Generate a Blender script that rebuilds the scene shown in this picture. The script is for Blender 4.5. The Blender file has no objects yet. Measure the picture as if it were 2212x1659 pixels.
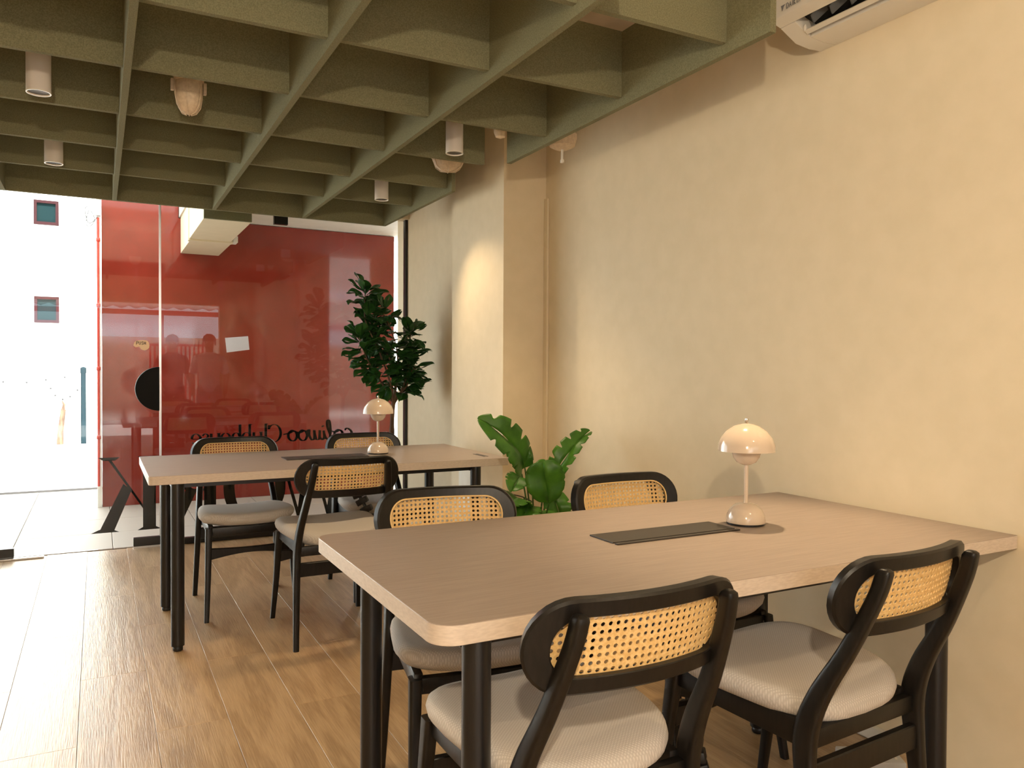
import bpy, bmesh, math, random
from mathutils import Vector, Matrix
random.seed(7)
PI = math.pi
scn = bpy.context.scene
COL = scn.collection

# ------------------------------------------------------------------ camera
cam_d = bpy.data.cameras.new('camera'); cam = bpy.data.objects.new('camera', cam_d); COL.objects.link(cam)
cam_d.sensor_width = 36.0; cam_d.lens = 27.554; cam_d.clip_start = 0.02; cam_d.clip_end = 300
CR = Vector((0.88414372, -0.46718961, 0.0048744)); CU = Vector((0.00346993, 0.01699862, 0.99984949))
CF = Vector((0.46720215, 0.88399373, -0.01665034))
cam.matrix_world = Matrix(((CR.x, CU.x, -CF.x, 0), (CR.y, CU.y, -CF.y, 0), (CR.z, CU.z, -CF.z, 1.215), (0, 0, 0, 1)))
scn.camera = cam

# ------------------------------------------------------------------ world, exposure
w = bpy.data.worlds.new('overcast_sky'); scn.world = w; w.use_nodes = True
bg = w.node_tree.nodes['Background']; bg.inputs[0].default_value = (0.88, 0.95, 1.0, 1); bg.inputs[1].default_value = 4.4
sun_d = bpy.data.lights.new('hazy_sun', 'SUN'); sun_d.energy = 28.0; sun_d.angle = math.radians(3); sun_d.color = (1.0, .99, .97)
sun = bpy.data.objects.new('hazy_sun', sun_d); COL.objects.link(sun); sun.location = (0, -20, 30)
sun.rotation_euler = Vector((0.0, .643, -.766)).to_track_quat('-Z', 'Y').to_euler()
vs = scn.view_settings
vs.view_transform = 'Standard'; vs.look = 'None'; vs.exposure = 0.12; vs.gamma = 1.0; vs.use_curve_mapping = False
SPOT_W = 46.0; SPOT_C = (1.0, 0.74, 0.45)
ASSUMED_PEND_W = 108.0; ASSUMED_PEND_C = (1.0, 0.83, 0.60)

# ------------------------------------------------------------------ main planes (metres)
GY = 5.885        # glass front
RY = 7.76         # red wall outside
WX = 2.277        # right wall
REAR = -1.7; LEFTX = -3.4
ZS = 2.82         # slab
ZL = 2.235        # underside of the long baffles
ZR = 2.268        # underside of the cross baffles
ZB = 2.52         # top of the baffles
TZ = 0.762        # table height

# ------------------------------------------------------------------ materials
M = {}
def mat(name, col, rough=0.6, metal=0.0, spec=0.5, coat=0.0, **k):
    m = bpy.data.materials.new(name); m.use_nodes = True
    b = m.node_tree.nodes['Principled BSDF']
    b.inputs['Base Color'].default_value = (*col, 1); b.inputs['Roughness'].default_value = rough
    b.inputs['Metallic'].default_value = metal; b.inputs['Specular IOR Level'].default_value = spec
    b.inputs['Coat Weight'].default_value = coat; b.inputs['Coat Roughness'].default_value = 0.08
    for kk, vv in k.items(): b.inputs[kk].default_value = vv
    M[name] = m
    return m
def N(m, t, **k):
    n = m.node_tree.nodes.new(t)
    for a, v in k.items(): setattr(n, a, v)
    return n
def L(m, a, b): m.node_tree.links.new(a, b)
def vary(m, c1, c2, scale=(4, 4, 4), nscale=1.0, detail=4, bump=0.0, bdist=0.002, lo=0.35, hi=0.65, coord='Object'):
    """noise between two colours plus fine relief"""
    b = m.node_tree.nodes['Principled BSDF']
    tc = N(m, 'ShaderNodeTexCoord'); mp = N(m, 'ShaderNodeMapping'); mp.inputs['Scale'].default_value = scale
    L(m, tc.outputs[coord], mp.inputs[0])
    nz = N(m, 'ShaderNodeTexNoise'); nz.inputs['Scale'].default_value = nscale; nz.inputs['Detail'].default_value = detail
    L(m, mp.outputs[0], nz.inputs['Vector'])
    cr = N(m, 'ShaderNodeValToRGB'); cr.color_ramp.elements[0].position = lo; cr.color_ramp.elements[1].position = hi
    cr.color_ramp.elements[0].color = (*c1, 1); cr.color_ramp.elements[1].color = (*c2, 1)
    L(m, nz.outputs['Fac'], cr.inputs[0]); L(m, cr.outputs[0], b.inputs['Base Color'])
    if bump:
        bp = N(m, 'ShaderNodeBump'); bp.inputs['Strength'].default_value = bump; bp.inputs['Distance'].default_value = bdist
        L(m, nz.outputs['Fac'], bp.inputs['Height']); L(m, bp.outputs[0], b.inputs['Normal'])
    return m

vary(mat('wall_paint', (.735, .625, .435), .75), (.725, .615, .425), (.755, .64, .45), nscale=3, bump=.06, bdist=.002)
vary(mat('pale_paint', (.80, .76, .66), .7), (.78, .74, .64), (.82, .78, .69), nscale=3)
vary(mat('felt', (.20, .195, .115), .95, spec=.1), (.17, .164, .095), (.235, .228, .138), (260, 260, 260), 1, 2, .25, .001)
vary(mat('slab_paint', (.55, .45, .33), .9), (.5, .41, .3), (.58, .48, .36), nscale=2)
vary(mat('laminate', (.335, .268, .222), .42), (.31, .247, .204), (.37, .297, .247), (9, 240, 60), 1, 5, .05, .0006)
vary(mat('laminate_edge_lit', (.60, .50, .41), .5), (.56, .465, .38), (.64, .54, .445), (60, 60, 240), 1, 4)  # edge albedo raised to carry the light falling on the table sides
vary(mat('black_wood', (.007, .006, .005), .38, spec=.35), (.005, .0045, .004), (.011, .009, .0075), (30, 30, 4), 4, 4, .05, .0006)
mat('black_steel', (.008, .008, .009), .32)
mat('black_plastic', (.012, .012, .013), .4)
mat('dark_flap', (.035, .028, .022), .45)
vary(mat('cane', (.72, .47, .19), .6), (.66, .41, .15), (.80, .55, .25), (140, 140, 140), 1, 3)
mat('cane_cord', (.80, .56, .25), .5)
mat('lamp_enamel', (.66, .54, .43), .14, coat=.6)
mat('chrome', (.75, .72, .70), .12, metal=1)
mat('white_plastic', (.74, .70, .62), .38)
mat('grey_plastic', (.62, .63, .64), .4)
mat('dark_void', (.012, .012, .013), .6)
mat('dark_vane', (.10, .11, .12), .35)
mat('spot_body', (.70, .65, .60), .45)
vary(mat('bulkhead_beige', (.66, .53, .38), .6), (.6, .47, .33), (.7, .57, .41), nscale=20)
vary(mat('red_panel', (.215, .024, .015), .06, spec=.5), (.20, .022, .0135), (.235, .027, .017), nscale=1.2)
mat('red_paint', (.62, .07, .05), .35)
mat('letter_black', (.004, .004, .004), .6, spec=.2)
mat('paper_white', (.86, .86, .88), .7)
mat('sticker_beige', (.88, .72, .54), .6)
for _n, _c in (('paper_white', (.8, .8, .82, 1)), ('sticker_beige', (.8, .62, .45, 1))):
    _m = M[_n]; _t = N(_m, 'ShaderNodeBsdfTranslucent'); _t.inputs[0].default_value = _c; _x = N(_m, 'ShaderNodeMixShader'); _x.inputs[0].default_value = .5
    L(_m, _m.node_tree.nodes['Principled BSDF'].outputs[0], _x.inputs[1]); L(_m, _t.outputs[0], _x.inputs[2]); L(_m, _x.outputs[0], _m.node_tree.nodes['Material Output'].inputs[0])
mat('steel', (.62, .62, .62), .3, metal=1)
vary(mat('street', (.62, .60, .56), .9), (.56, .54, .5), (.68, .66, .62), nscale=2)
mat('outdoor_tile', (.40, .34, .28), .55)
mat('white_render', (.86, .85, .80), .8)
mat('window_dark', (.004, .013, .014), .7, spec=.05)
mat('window_red', (.022, .005, .006), .6, spec=.1)
mat('blue_post', (.005, .017, .023), .7, spec=.1)
vary(mat('bark', (.10, .055, .03), .85), (.05, .028, .016), (.16, .09, .05), (30, 30, 6), 1, 4, .5, .004)
vary(mat('leaf_dark', (.015, .07, .014), .42, spec=.3), (.008, .042, .008), (.03, .11, .018), (14, 14, 14), 1, 3)
vary(mat('leaf_green', (.045, .16, .012), .38, spec=.35), (.026, .105, .008), (.075, .22, .02), (9, 9, 9), 1, 4)
mat('stem_green', (.05, .12, .02), .5)
mat('pot', (.50, .47, .43), .7)
mat('soil', (.03, .02, .013), .95)
mat('grey_skirt', (.20, .20, .21), .5)

def thin_glass(name, tint, f0=.04):
    m = bpy.data.materials.new(name); m.use_nodes = True; nt = m.node_tree
    for n in list(nt.nodes): nt.nodes.remove(n)
    out = N(m, 'ShaderNodeOutputMaterial'); mix = N(m, 'ShaderNodeMixShader')
    tr = N(m, 'ShaderNodeBsdfTransparent'); tr.inputs[0].default_value = (*tint, 1)
    gl = N(m, 'ShaderNodeBsdfGlossy'); gl.inputs['Roughness'].default_value = 0.0
    lw = N(m, 'ShaderNodeLayerWeight'); lw.inputs['Blend'].default_value = .5
    pw = N(m, 'ShaderNodeMath', operation='POWER'); pw.inputs[1].default_value = 5
    ma = N(m, 'ShaderNodeMath', operation='MULTIPLY_ADD'); ma.inputs[1].default_value = 1 - f0; ma.inputs[2].default_value = f0
    L(m, lw.outputs['Facing'], pw.inputs[0]); L(m, pw.outputs[0], ma.inputs[0]); L(m, ma.outputs[0], mix.inputs[0])
    L(m, tr.outputs[0], mix.inputs[1]); L(m, gl.outputs[0], mix.inputs[2]); L(m, mix.outputs[0], out.inputs[0])
    M[name] = m
thin_glass('glass', (.97, .985, .98), .024)

# woven seat fabric
def fabric():
    m = mat('seat_fabric', (.55, .48, .42), .9, spec=.15)
    b = m.node_tree.nodes['Principled BSDF']
    tc = N(m, 'ShaderNodeTexCoord'); outs = []
    for ax in (0, 1):
        mp = N(m, 'ShaderNodeMapping'); mp.inputs['Rotation'].default_value = (0, 0, .78 + ax * PI / 2); mp.inputs['Scale'].default_value = (58, 58, 58)
        L(m, tc.outputs['Object'], mp.inputs[0])
        wv = N(m, 'ShaderNodeTexWave', wave_type='BANDS'); wv.inputs['Scale'].default_value = 1.0; wv.inputs['Distortion'].default_value = .6
        L(m, mp.outputs[0], wv.inputs[0]); outs.append(wv.outputs['Fac'])
    mx = N(m, 'ShaderNodeMath', operation='MULTIPLY'); L(m, outs[0], mx.inputs[0]); L(m, outs[1], mx.inputs[1])
    nz = N(m, 'ShaderNodeTexNoise'); nz.inputs['Scale'].default_value = 420; L(m, tc.outputs['Object'], nz.inputs['Vector'])
    ad = N(m, 'ShaderNodeMath', operation='MULTIPLY_ADD'); ad.inputs[1].default_value = .5
    L(m, nz.outputs['Fac'], ad.inputs[0]); L(m, mx.outputs[0], ad.inputs[2])
    cr = N(m, 'ShaderNodeValToRGB'); cr.color_ramp.elements[0].position = .1; cr.color_ramp.elements[1].position = .9
    cr.color_ramp.elements[0].color = (.47, .43, .39, 1); cr.color_ramp.elements[1].color = (.63, .585, .54, 1)
    L(m, ad.outputs[0], cr.inputs[0]); L(m, cr.outputs[0], b.inputs['Base Color'])
    bp = N(m, 'ShaderNodeBump'); bp.inputs['Strength'].default_value = .3; bp.inputs['Distance'].default_value = .0012
    L(m, ad.outputs[0], bp.inputs['Height']); L(m, bp.outputs[0], b.inputs['Normal'])
fabric()

# oak floor plank: grain runs along local Y, each plank shifted by its object random
def oak():
    m = mat('oak_plank', (.36, .24, .145), .34, spec=.65)
    b = m.node_tree.nodes['Principled BSDF']
    tc = N(m, 'ShaderNodeTexCoord'); oi = N(m, 'ShaderNodeObjectInfo')
    sc = N(m, 'ShaderNodeVectorMath', operation='SCALE'); sc.inputs['Scale'].default_value = 37.0
    cmb = N(m, 'ShaderNodeCombineXYZ'); L(m, oi.outputs['Random'], cmb.inputs[0]); L(m, oi.outputs['Random'], cmb.inputs[1]); L(m, cmb.outputs[0], sc.inputs[0])
    ad = N(m, 'ShaderNodeVectorMath', operation='ADD'); L(m, tc.outputs['Object'], ad.inputs[0]); L(m, sc.outputs[0], ad.inputs[1])
    mp = N(m, 'ShaderNodeMapping'); mp.inputs['Scale'].default_value = (9, 0.9, 1); L(m, ad.outputs[0], mp.inputs[0])
    nz = N(m, 'ShaderNodeTexNoise'); nz.inputs['Scale'].default_value = 1.0; nz.inputs['Detail'].default_value = 3; nz.inputs['Distortion'].default_value = .5
    L(m, mp.outputs[0], nz.inputs['Vector'])
    mul = N(m, 'ShaderNodeMath', operation='MULTIPLY'); mul.inputs[1].default_value = 26.0; L(m, nz.outputs['Fac'], mul.inputs[0])
    fr = N(m, 'ShaderNodeMath', operation='SINE'); L(m, mul.outputs[0], fr.inputs[0])
    mp2 = N(m, 'ShaderNodeMapping'); mp2.inputs['Scale'].default_value = (240, 9, 1); L(m, ad.outputs[0], mp2.inputs[0])
    n2 = N(m, 'ShaderNodeTexNoise'); n2.inputs['Scale'].default_value = 1.0; n2.inputs['Detail'].default_value = 3; L(m, mp2.outputs[0], n2.inputs['Vector'])
    mr = N(m, 'ShaderNodeMath', operation='MULTIPLY_ADD'); mr.inputs[1].default_value = .16; L(m, fr.outputs[0], mr.inputs[0]); L(m, n2.outputs['Fac'], mr.inputs[2])
    cr = N(m, 'ShaderNodeValToRGB'); e = cr.color_ramp.elements
    e[0].position = .25; e[0].color = (.33, .212, .108, 1); e[1].position = .75; e[1].color = (.50, .345, .192, 1)
    L(m, mr.outputs[0], cr.inputs[0])
    hs = N(m, 'ShaderNodeHueSaturation')
    vv = N(m, 'ShaderNodeMath', operation='MULTIPLY_ADD'); vv.inputs[1].default_value = .10; vv.inputs[2].default_value = .95
    L(m, oi.outputs['Random'], vv.inputs[0]); L(m, vv.outputs[0], hs.inputs['Value']); L(m, cr.outputs[0], hs.inputs['Color'])
    L(m, hs.outputs[0], b.inputs['Base Color'])
    bp = N(m, 'ShaderNodeBump'); bp.inputs['Strength'].default_value = .5; bp.inputs['Distance'].default_value = .0015
    L(m, mr.outputs[0], bp.inputs['Height']); L(m, bp.outputs[0], b.inputs['Normal'])
oak()

# ------------------------------------------------------------------ mesh helpers
class MB:
    def __init__(s): s.v = []; s.f = []
    def add(s, vs, fs):
        o = len(s.v); s.v += [tuple(p) for p in vs]; s.f += [tuple(i + o for i in f) for f in fs]; return s
    def box(s, x0, x1, y0, y1, z0, z1):
        return s.add([(x0, y0, z0), (x1, y0, z0), (x1, y1, z0), (x0, y1, z0), (x0, y0, z1), (x1, y0, z1), (x1, y1, z1), (x0, y1, z1)],
                     [(0, 3, 2, 1), (4, 5, 6, 7), (0, 1, 5, 4), (1, 2, 6, 5), (2, 3, 7, 6), (3, 0, 4, 7)])
    def loft(s, rings, cap=True, close=True):
        n = len(rings[0]); vs = [p for r in rings for p in r]; fs = []
        for i in range(len(rings) - 1):
            for j in range(n if close else n - 1):
                k = (j + 1) % n; fs.append((i * n + j, i * n + k, (i + 1) * n + k, (i + 1) * n + j))
        if cap: fs += [tuple(reversed(range(n))), tuple(range((len(rings) - 1) * n, len(rings) * n))]
        return s.add(vs, fs)
    def lathe(s, prof, cx=0, cy=0, n=32):
        rings = [[(cx + r * math.cos(2 * PI * j / n), cy + r * math.sin(2 * PI * j / n), z) for j in range(n)] for r, z in prof]
        return s.loft(rings)
    def tube(s, pts, rad, n=10):
        pts = [Vector(p) for p in pts]; rs = rad if isinstance(rad, (list, tuple)) else [rad] * len(pts)
        rings = []; up = None
        for i, p in enumerate(pts):
            d = (pts[min(i + 1, len(pts) - 1)] - pts[max(i - 1, 0)]).normalized()
            if up is None: up = d.orthogonal().normalized()
            up = (up - d * up.dot(d)).normalized(); sd = d.cross(up)
            rings.append([p + (up * math.cos(2 * PI * j / n) + sd * math.sin(2 * PI * j / n)) * rs[i] for j in range(n)])
        return s.loft(rings)
    def prism(s, poly, d0, d1, f):
        """poly in 2D, extruded from d0 to d1, f(a, b, d) -> xyz"""
        n = len(poly)
        return s.add([f(a, b, d0) for a, b in poly] + [f(a, b, d1) for a, b in poly],
                     [tuple(reversed(range(n))), tuple(range(n, 2 * n))] + [(i, (i + 1) % n, n + (i + 1) % n, n + i) for i in range(n)])
    def mesh(s, name, bevel=0, seg=2, smooth=None):
        me = bpy.data.meshes.new(name); bm = bmesh.new()
        vs = [bm.verts.new(p) for p in s.v]
        for f in s.f:
            try: bm.faces.new([vs[i] for i in f])
            except ValueError: pass
        bmesh.ops.recalc_face_normals(bm, faces=bm.faces)
        if bevel:
            es = [e for e in bm.edges if len(e.link_faces) == 2 and e.calc_face_angle() > .5]
            bmesh.ops.bevel(bm, geom=es, offset=bevel, segments=seg, affect='EDGES', profile=.5, clamp_overlap=True)
        bm.to_mesh(me); bm.free()
        if smooth is None: smooth = 40
        if smooth:
            for p in me.polygons: p.use_smooth = True
            me.set_sharp_from_angle(angle=math.radians(smooth))
        return me
def link(name, me, m, parent=None, loc=(0, 0, 0), rot=(0, 0, 0)):
    o = bpy.data.objects.new(name, me); COL.objects.link(o); o.location = loc; o.rotation_euler = rot
    if parent: o.parent = parent
    if m and me is not None and not me.materials: me.materials.append(M[m])
    return o
def part(name, mb, m, parent=None, bevel=0, seg=2, smooth=None, loc=(0, 0, 0), rot=(0, 0, 0), label=None):
    o = link(name, mb.mesh(name, bevel, seg, smooth), m, parent, loc, rot)
    if bevel and seg > 1:
        wn = o.modifiers.new('flat_faces', 'WEIGHTED_NORMAL'); wn.keep_sharp = True; wn.weight = 100
    if label: o['label'] = label
    return o
def box(name, m, parent, *b, bevel=0, **k): return part(name, MB().box(*b), m, parent, bevel, **k)
def tag(o, label=None, cat=None, group=None, kind=None):
    if label: o['label'] = label
    if cat: o['category'] = cat
    if group: o['group'] = group
    if kind: o['kind'] = kind
    return o
def thing(name, label, cat, loc=(0, 0, 0), rz=0, group=None):
    return tag(link(name, None, None, None, loc, (0, 0, rz)), label, cat, group)
def struct(o, label, cat=None): return tag(o, label, cat, kind='structure')
def catmull(pts, n=8):
    out = []; P = [tuple(p) for p in pts]
    for i in range(len(P) - 1):
        p0 = P[max(i - 1, 0)]; p1 = P[i]; p2 = P[i + 1]; p3 = P[min(i + 2, len(P) - 1)]
        for k in range(n):
            t = k / n
            out.append(tuple(.5 * (2 * b + (c - a) * t + (2 * a - 5 * b + 4 * c - d) * t * t + (3 * b - a - 3 * c + d) * t ** 3) for a, b, c, d in zip(p0, p1, p2, p3)))
    out.append(P[-1]); return out
def rrect(w, h, r, n=8):
    out = []
    for cx, cy, a0 in ((w / 2 - r, h / 2 - r, 0), (-w / 2 + r, h / 2 - r, PI / 2), (-w / 2 + r, -h / 2 + r, PI), (w / 2 - r, -h / 2 + r, 1.5 * PI)):
        for k in range(n + 1):
            a = a0 + PI / 2 * k / n; out.append((cx + r * math.cos(a), cy + r * math.sin(a)))
    return out

# ================================================================== SETTING
# floor: dark screed under single planks
fl = struct(box('floor', 'soil', None, LEFTX, WX + .1, REAR, GY + .03, -.12, -.012), 'oak-look plank floor of the room', 'floor')
PW = .2315; PX0 = -.0625; PL = 1.213
pm = {}
def plank_mesh(wd, ln):
    key = (round(wd, 3), round(ln, 3))
    if key not in pm: pm[key] = MB().box(0, wd - .0011, 0, ln - .0011, -.0118, 0).mesh('plank', .0006, 1, 30)
    return pm[key]
for k in range(-15, 11):
    x0 = PX0 + k * PW; x1 = x0 + PW
    xa, xb = max(x0, LEFTX), min(x1, WX)
    if xb - xa < .02: continue
    y = 2.86 + (0 if k % 2 == 1 else .607) - 5 * PL
    while y < GY:
        ya, yb = max(y, REAR), min(y + PL, GY + .02)
        if yb - ya > .02: link('plank', plank_mesh(xb - xa, yb - ya), 'oak_plank', fl, (xa, ya, 0))
        y += PL

# right wall with its pillar and the thinner part by the glass
struct(box('wall_right', 'wall_paint', None, WX, WX + .2, REAR, 3.902, 0, ZS), 'long beige painted wall beside both tables', 'wall')
struct(box('wall_pillar', 'wall_paint', None, 2.005, WX + .2, 3.902, 4.62, 0, ZS), 'beige square pillar projecting from the right wall', 'pillar')
wf = struct(box('wall_right_end', 'wall_paint', None, 2.165, WX + .2, 4.62, 6.10, 0, ZS), 'beige wall between pillar and glass front', 'wall')
ap = box('access_panel', 'pale_paint', wf, 2.0035, 2.0045, 0, .20, 0, .30, loc=(0, 4.30, .36))
ap.parent = None; struct(ap, 'flat access cover on the pillar side below table height', 'cover')
pl = struct(box('trim_1', 'wall_paint', None, 2.262, WX, 3.862, 3.902, 0, 2.20, bevel=.004), 'thin beige vertical conduit in the pillar corner', 'trim')
struct(box('wall_left', 'wall_paint', None, LEFTX - .15, LEFTX, REAR, GY, 0, ZS), 'beige wall at the left of the room', 'wall')
struct(box('ceiling', 'slab_paint', None, LEFTX - .15, WX + .2, REAR - .15, GY + .06, ZS, ZS + .15), 'bare slab above the felt baffles', 'ceiling')
# rear end: wall with a wide doorway to daylight
rw = MB().box(LEFTX, -1.0, REAR - .15, REAR, 0, ZS).box(1.75, WX + .2, REAR - .15, REAR, 0, ZS).box(-1.0, 1.75, REAR - .15, REAR, 2.25, ZS)
struct(part('wall_rear', rw, 'wall_paint', None, smooth=0), 'beige wall with wide doorway at the back of the room', 'wall')
# head above the glass front
struct(box('wall_front', 'wall_paint', None, LEFTX, 2.165, GY - .05, GY + .06, 2.40, ZS), 'plain head wall above the glass front', 'wall')

# ------------------------------------------------------------------ glass front
gt = .012
win = struct(link('window_1', None, None, None, (0, GY, 0)), 'fixed clear glass front with black serif lettering', 'window')
box('pane', 'glass', win, .386, 2.142, -gt / 2, gt / 2, .035, 2.40)
box('pane_edge', 'steel', win, .379, .3858, -gt / 2, gt / 2, .035, 2.40, label='bright polished glass edge beside the door')
box('bottom_channel', 'black_steel', win, .386, 2.165, -.022, .022, 0, .042, bevel=.002)
box('side_channel', 'black_steel', win, 2.1425, 2.1645, -.022, .022, .042, 2.40, bevel=.002)
box('glass_clamp', 'black_steel', win, 1.137, 1.237, -.02, .02, 2.277, 2.40, bevel=.003)
door = struct(link('door_1', None, None, None, (0, GY, 0)), 'frameless glass door with black half-round handle', 'door')
box('pane', 'glass', door, -.60, .372, -gt / 2, gt / 2, .012, 2.40)
box('pane_edge', 'steel', door, .3722, .3775, -gt / 2, gt / 2, .012, 2.40)
box('patch_fitting', 'black_steel', door, .209, .376, -.018, .018, .012, .07, bevel=.003)
box('patch_fitting', 'black_steel', door, -.60, -.477, -.018, .018, .012, .07, bevel=.003)
box('patch_skirt', 'steel', door, .209, .376, -.019, .019, .0, .0118)
hd = [(.150 * math.cos(a), .150 * math.sin(a)) for a in [PI / 2 + PI * k / 36 for k in range(37)]]
part('handle', MB().prism([(.372 + a, 1.081 + b) for a, b in hd], -.03, -.008, lambda a, b, d: (a, d, b)), 'letter_black', door, .003, label='black half-disc door handle')
part('handle', MB().prism([(.372 + a, 1.081 + b) for a, b in hd], .008, .026, lambda a, b, d: (a, d, b)), 'letter_black', door, .003)
door2 = struct(link('window_2', None, None, None, (0, GY, 0)), 'clear glass panel left of the glass door', 'window')
box('pane', 'glass', door2, LEFTX, -.606, -gt / 2, gt / 2, .012, 2.40)
sp = tag(box('floor_spring_cover', 'steel', None, -.62, -.31, GY - .055, GY - .025, .0005, .012, bevel=.002), 'steel floor spring plate under the glass door corner', 'door hardware')

# ---- lettering
def ribbon(mb, pts, wid, d0, d1, mir, closed=False):
    """variable-width stroke; pts in letter space (u, z)"""
    P = [Vector(p) for p in pts]; n = len(P); Ls = []; Rs = []
    for i, p in enumerate(P):
        a = P[i - 1] if (i or closed) else P[i]; b = P[(i + 1) % n] if (i < n - 1 or closed) else P[i]
        d = (b - a); d = d.normalized() if d.length > 1e-9 else Vector((1, 0)); nn = Vector((-d.y, d.x))
        wv = wid(i / max(n - 1, 1), d) if callable(wid) else wid
        Ls.append(p + nn * wv / 2); Rs.append(p - nn * wv / 2)
    rng = range(n if closed else n - 1)
    vs = []; fs = []
    for i in range(n):
        for q in (Ls[i], Rs[i]):
            vs += [mir(q.x, q.y, d0), mir(q.x, q.y, d1)]
    for i in rng:
        j = (i + 1) % n; a = 4 * i; b = 4 * j
        fs += [(a, a + 2, b + 2, b), (a + 1, b + 1, b + 3, a + 3), (a, b, b + 1, a + 1), (a + 2, a + 3, b + 3, b + 2)]
    if not closed: fs += [(0, 1, 3, 2), (4 * n - 4, 4 * n - 2, 4 * n - 1, 4 * n - 3)]
    mb.add(vs, fs)
def arc(cx, cz, rx, rz, a0, a1, n=24):
    return [(cx + rx * math.cos(math.radians(a0 + (a1 - a0) * k / n)), cz + rz * math.sin(math.radians(a0 + (a1 - a0) * k / n))) for k in range(n + 1)]
LD0, LD1 = .0065, .0085
def big(name, xr, fn, parent):
    mb = MB(); fn(mb, lambda u, z, d: (xr - u, d, z)); return part(name, mb, 'letter_black', parent, smooth=0)
Z0, Z1 = .118, .622
def serif(mb, f, u0, u1, z, up):
    h = .014 * (1 if up else -1)
    mb.prism([(u0, z), (u1, z), ((u0 + u1) / 2 + .035, z + h * 1.6), ((u0 + u1) / 2 - .035, z + h * 1.6)], LD0, LD1, f)
def poly(mb, f, p): mb.prism(p, LD0, LD1, f)
def letK(mb, f):
    poly(mb, f, [(.035, Z0), (.115, Z0), (.115, Z1), (.035, Z1)]); serif(mb, f, 0, .15, Z0, True); serif(mb, f, 0, .15, Z1, False)
    poly(mb, f, [(.115, .29), (.315, Z1 - .005), (.335, Z1 - .005), (.115, .265)])
    poly(mb, f, [(.185, .395), (.235, .44), (.385, Z0), (.295, Z0)])
    serif(mb, f, .26, .43, Z0, True); serif(mb, f, .255, .385, Z1, False)
def letR(mb, f):
    poly(mb, f, [(.035, Z0), (.115, Z0), (.115, Z1), (.035, Z1)]); serif(mb, f, 0, .15, Z0, True); serif(mb, f, 0, .15, Z1, False)
    ribbon(mb, [(.10, Z1 - .010), (.16, Z1 - .010)] + arc(.17, .49, .095, .122, 90, -90) + [(.10, .368)], lambda t, d: .016 + .06 * abs(d.y) ** 2, LD0, LD1, f)
    poly(mb, f, [(.16, .37), (.23, .38), (.36, Z0), (.275, Z0)]); serif(mb, f, .25, .39, Z0, True)
def letO(mb, f):
    ribbon(mb, arc(.215, (Z0 + Z1) / 2, .18, (Z1 - Z0) / 2, 0, 350, 47), lambda t, d: .014 + .062 * abs(d.y) ** 1.6, LD0, LD1, f, True)
def letW(mb, f):
    def leg(u0, u1, th, top, bot): poly(mb, f, [(u0, top), (u0 + th, top), (u1 + th * .35, bot), (u1 - th * .1, bot)])
    leg(.03, .155, .085, Z1, Z0); poly(mb, f, [(.155, Z0), (.18, Z0), (.315, Z1), (.295, Z1)])
    leg(.255, .375, .085, Z1, Z0); poly(mb, f, [(.375, Z0), (.40, Z0), (.535, Z1), (.515, Z1)])
    serif(mb, f, -.02, .15, Z1, False); serif(mb, f, .21, .38, Z1, False); serif(mb, f, .47, .58, Z1, False)
big('letter_w', 1.71, letW, win); big('letter_o', 1.222, letO, win); big('letter_r', .775, letR, win)
big('letter_k', .385, letK, door)
def small(name, xr, z, s, strokes, parent, thick):
    mb = MB(); f = lambda u, zz, d: (xr - u, d, zz)
    for pts, smooth_ in strokes:
        q = [(u * s, z + v * s) for u, v in pts]
        if smooth_: q = catmull(q, 6)
        ribbon(mb, q, thick, LD0, LD1, f)
    return part(name, mb, 'letter_black', parent, smooth=0)
th_brush = lambda t, d: .007 + .013 * abs(d.y) ** 1.3
th_did = lambda t, d: .0045 + .0145 * abs(d.y) ** 2
oo = [(.5, 1), (.15, .85), (.0, .45), (.2, .05), (.55, 0), (.85, .3), (.85, .7), (.55, 1.0), (.45, .9), (.75, .75), (1.15, .85)]
S = .080; zb = .690
brush = [  # coliwoo in a brush hand
    ('letter', 0.000, [([(.75, .85), (.5, 1.0), (.15, .75), (.05, .35), (.3, .0), (.7, .12), (1.0, .4)], 1)]),
    ('letter', .075, [([(a * .9, b * .9) for a, b in oo], 1)]),
    ('letter', .165, [([(.05, .4), (.35, 1.2), (.35, 1.75), (.15, 1.7), (.05, .8), (.15, .05), (.45, .1), (.65, .5)], 1)]),
    ('letter', .210, [([(.15, .85), (.08, .3), (.25, .0), (.55, .3)], 1), ([(.2, 1.2), (.24, 1.32)], 0)]),
    ('letter', .250, [([(.0, .9), (.05, .15), (.3, .05), (.5, .6), (.52, .9), (.52, .2), (.75, .02), (1.0, .5), (1.0, .95), (1.25, .8)], 1)]),
    ('letter', .345, [([(a * .9, b * .95) for a, b in oo], 1)]),
    ('letter', .420, [([(a * .9, b * .95) for a, b in oo[:-1]] + [(1.25, .6)], 1)])]
for nm, u, st in brush: small(nm, 1.728 - u, zb, S, st, win, th_brush)
S2 = .075; z2 = .686
bowl = arc(.45, .5, .4, .5, 100, 440, 30)
st = lambda x, h: ([(x, 0), (x, h)], 0)
ser = lambda x, z: ([(x - .18, z), (x + .18, z)], 0)
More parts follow.
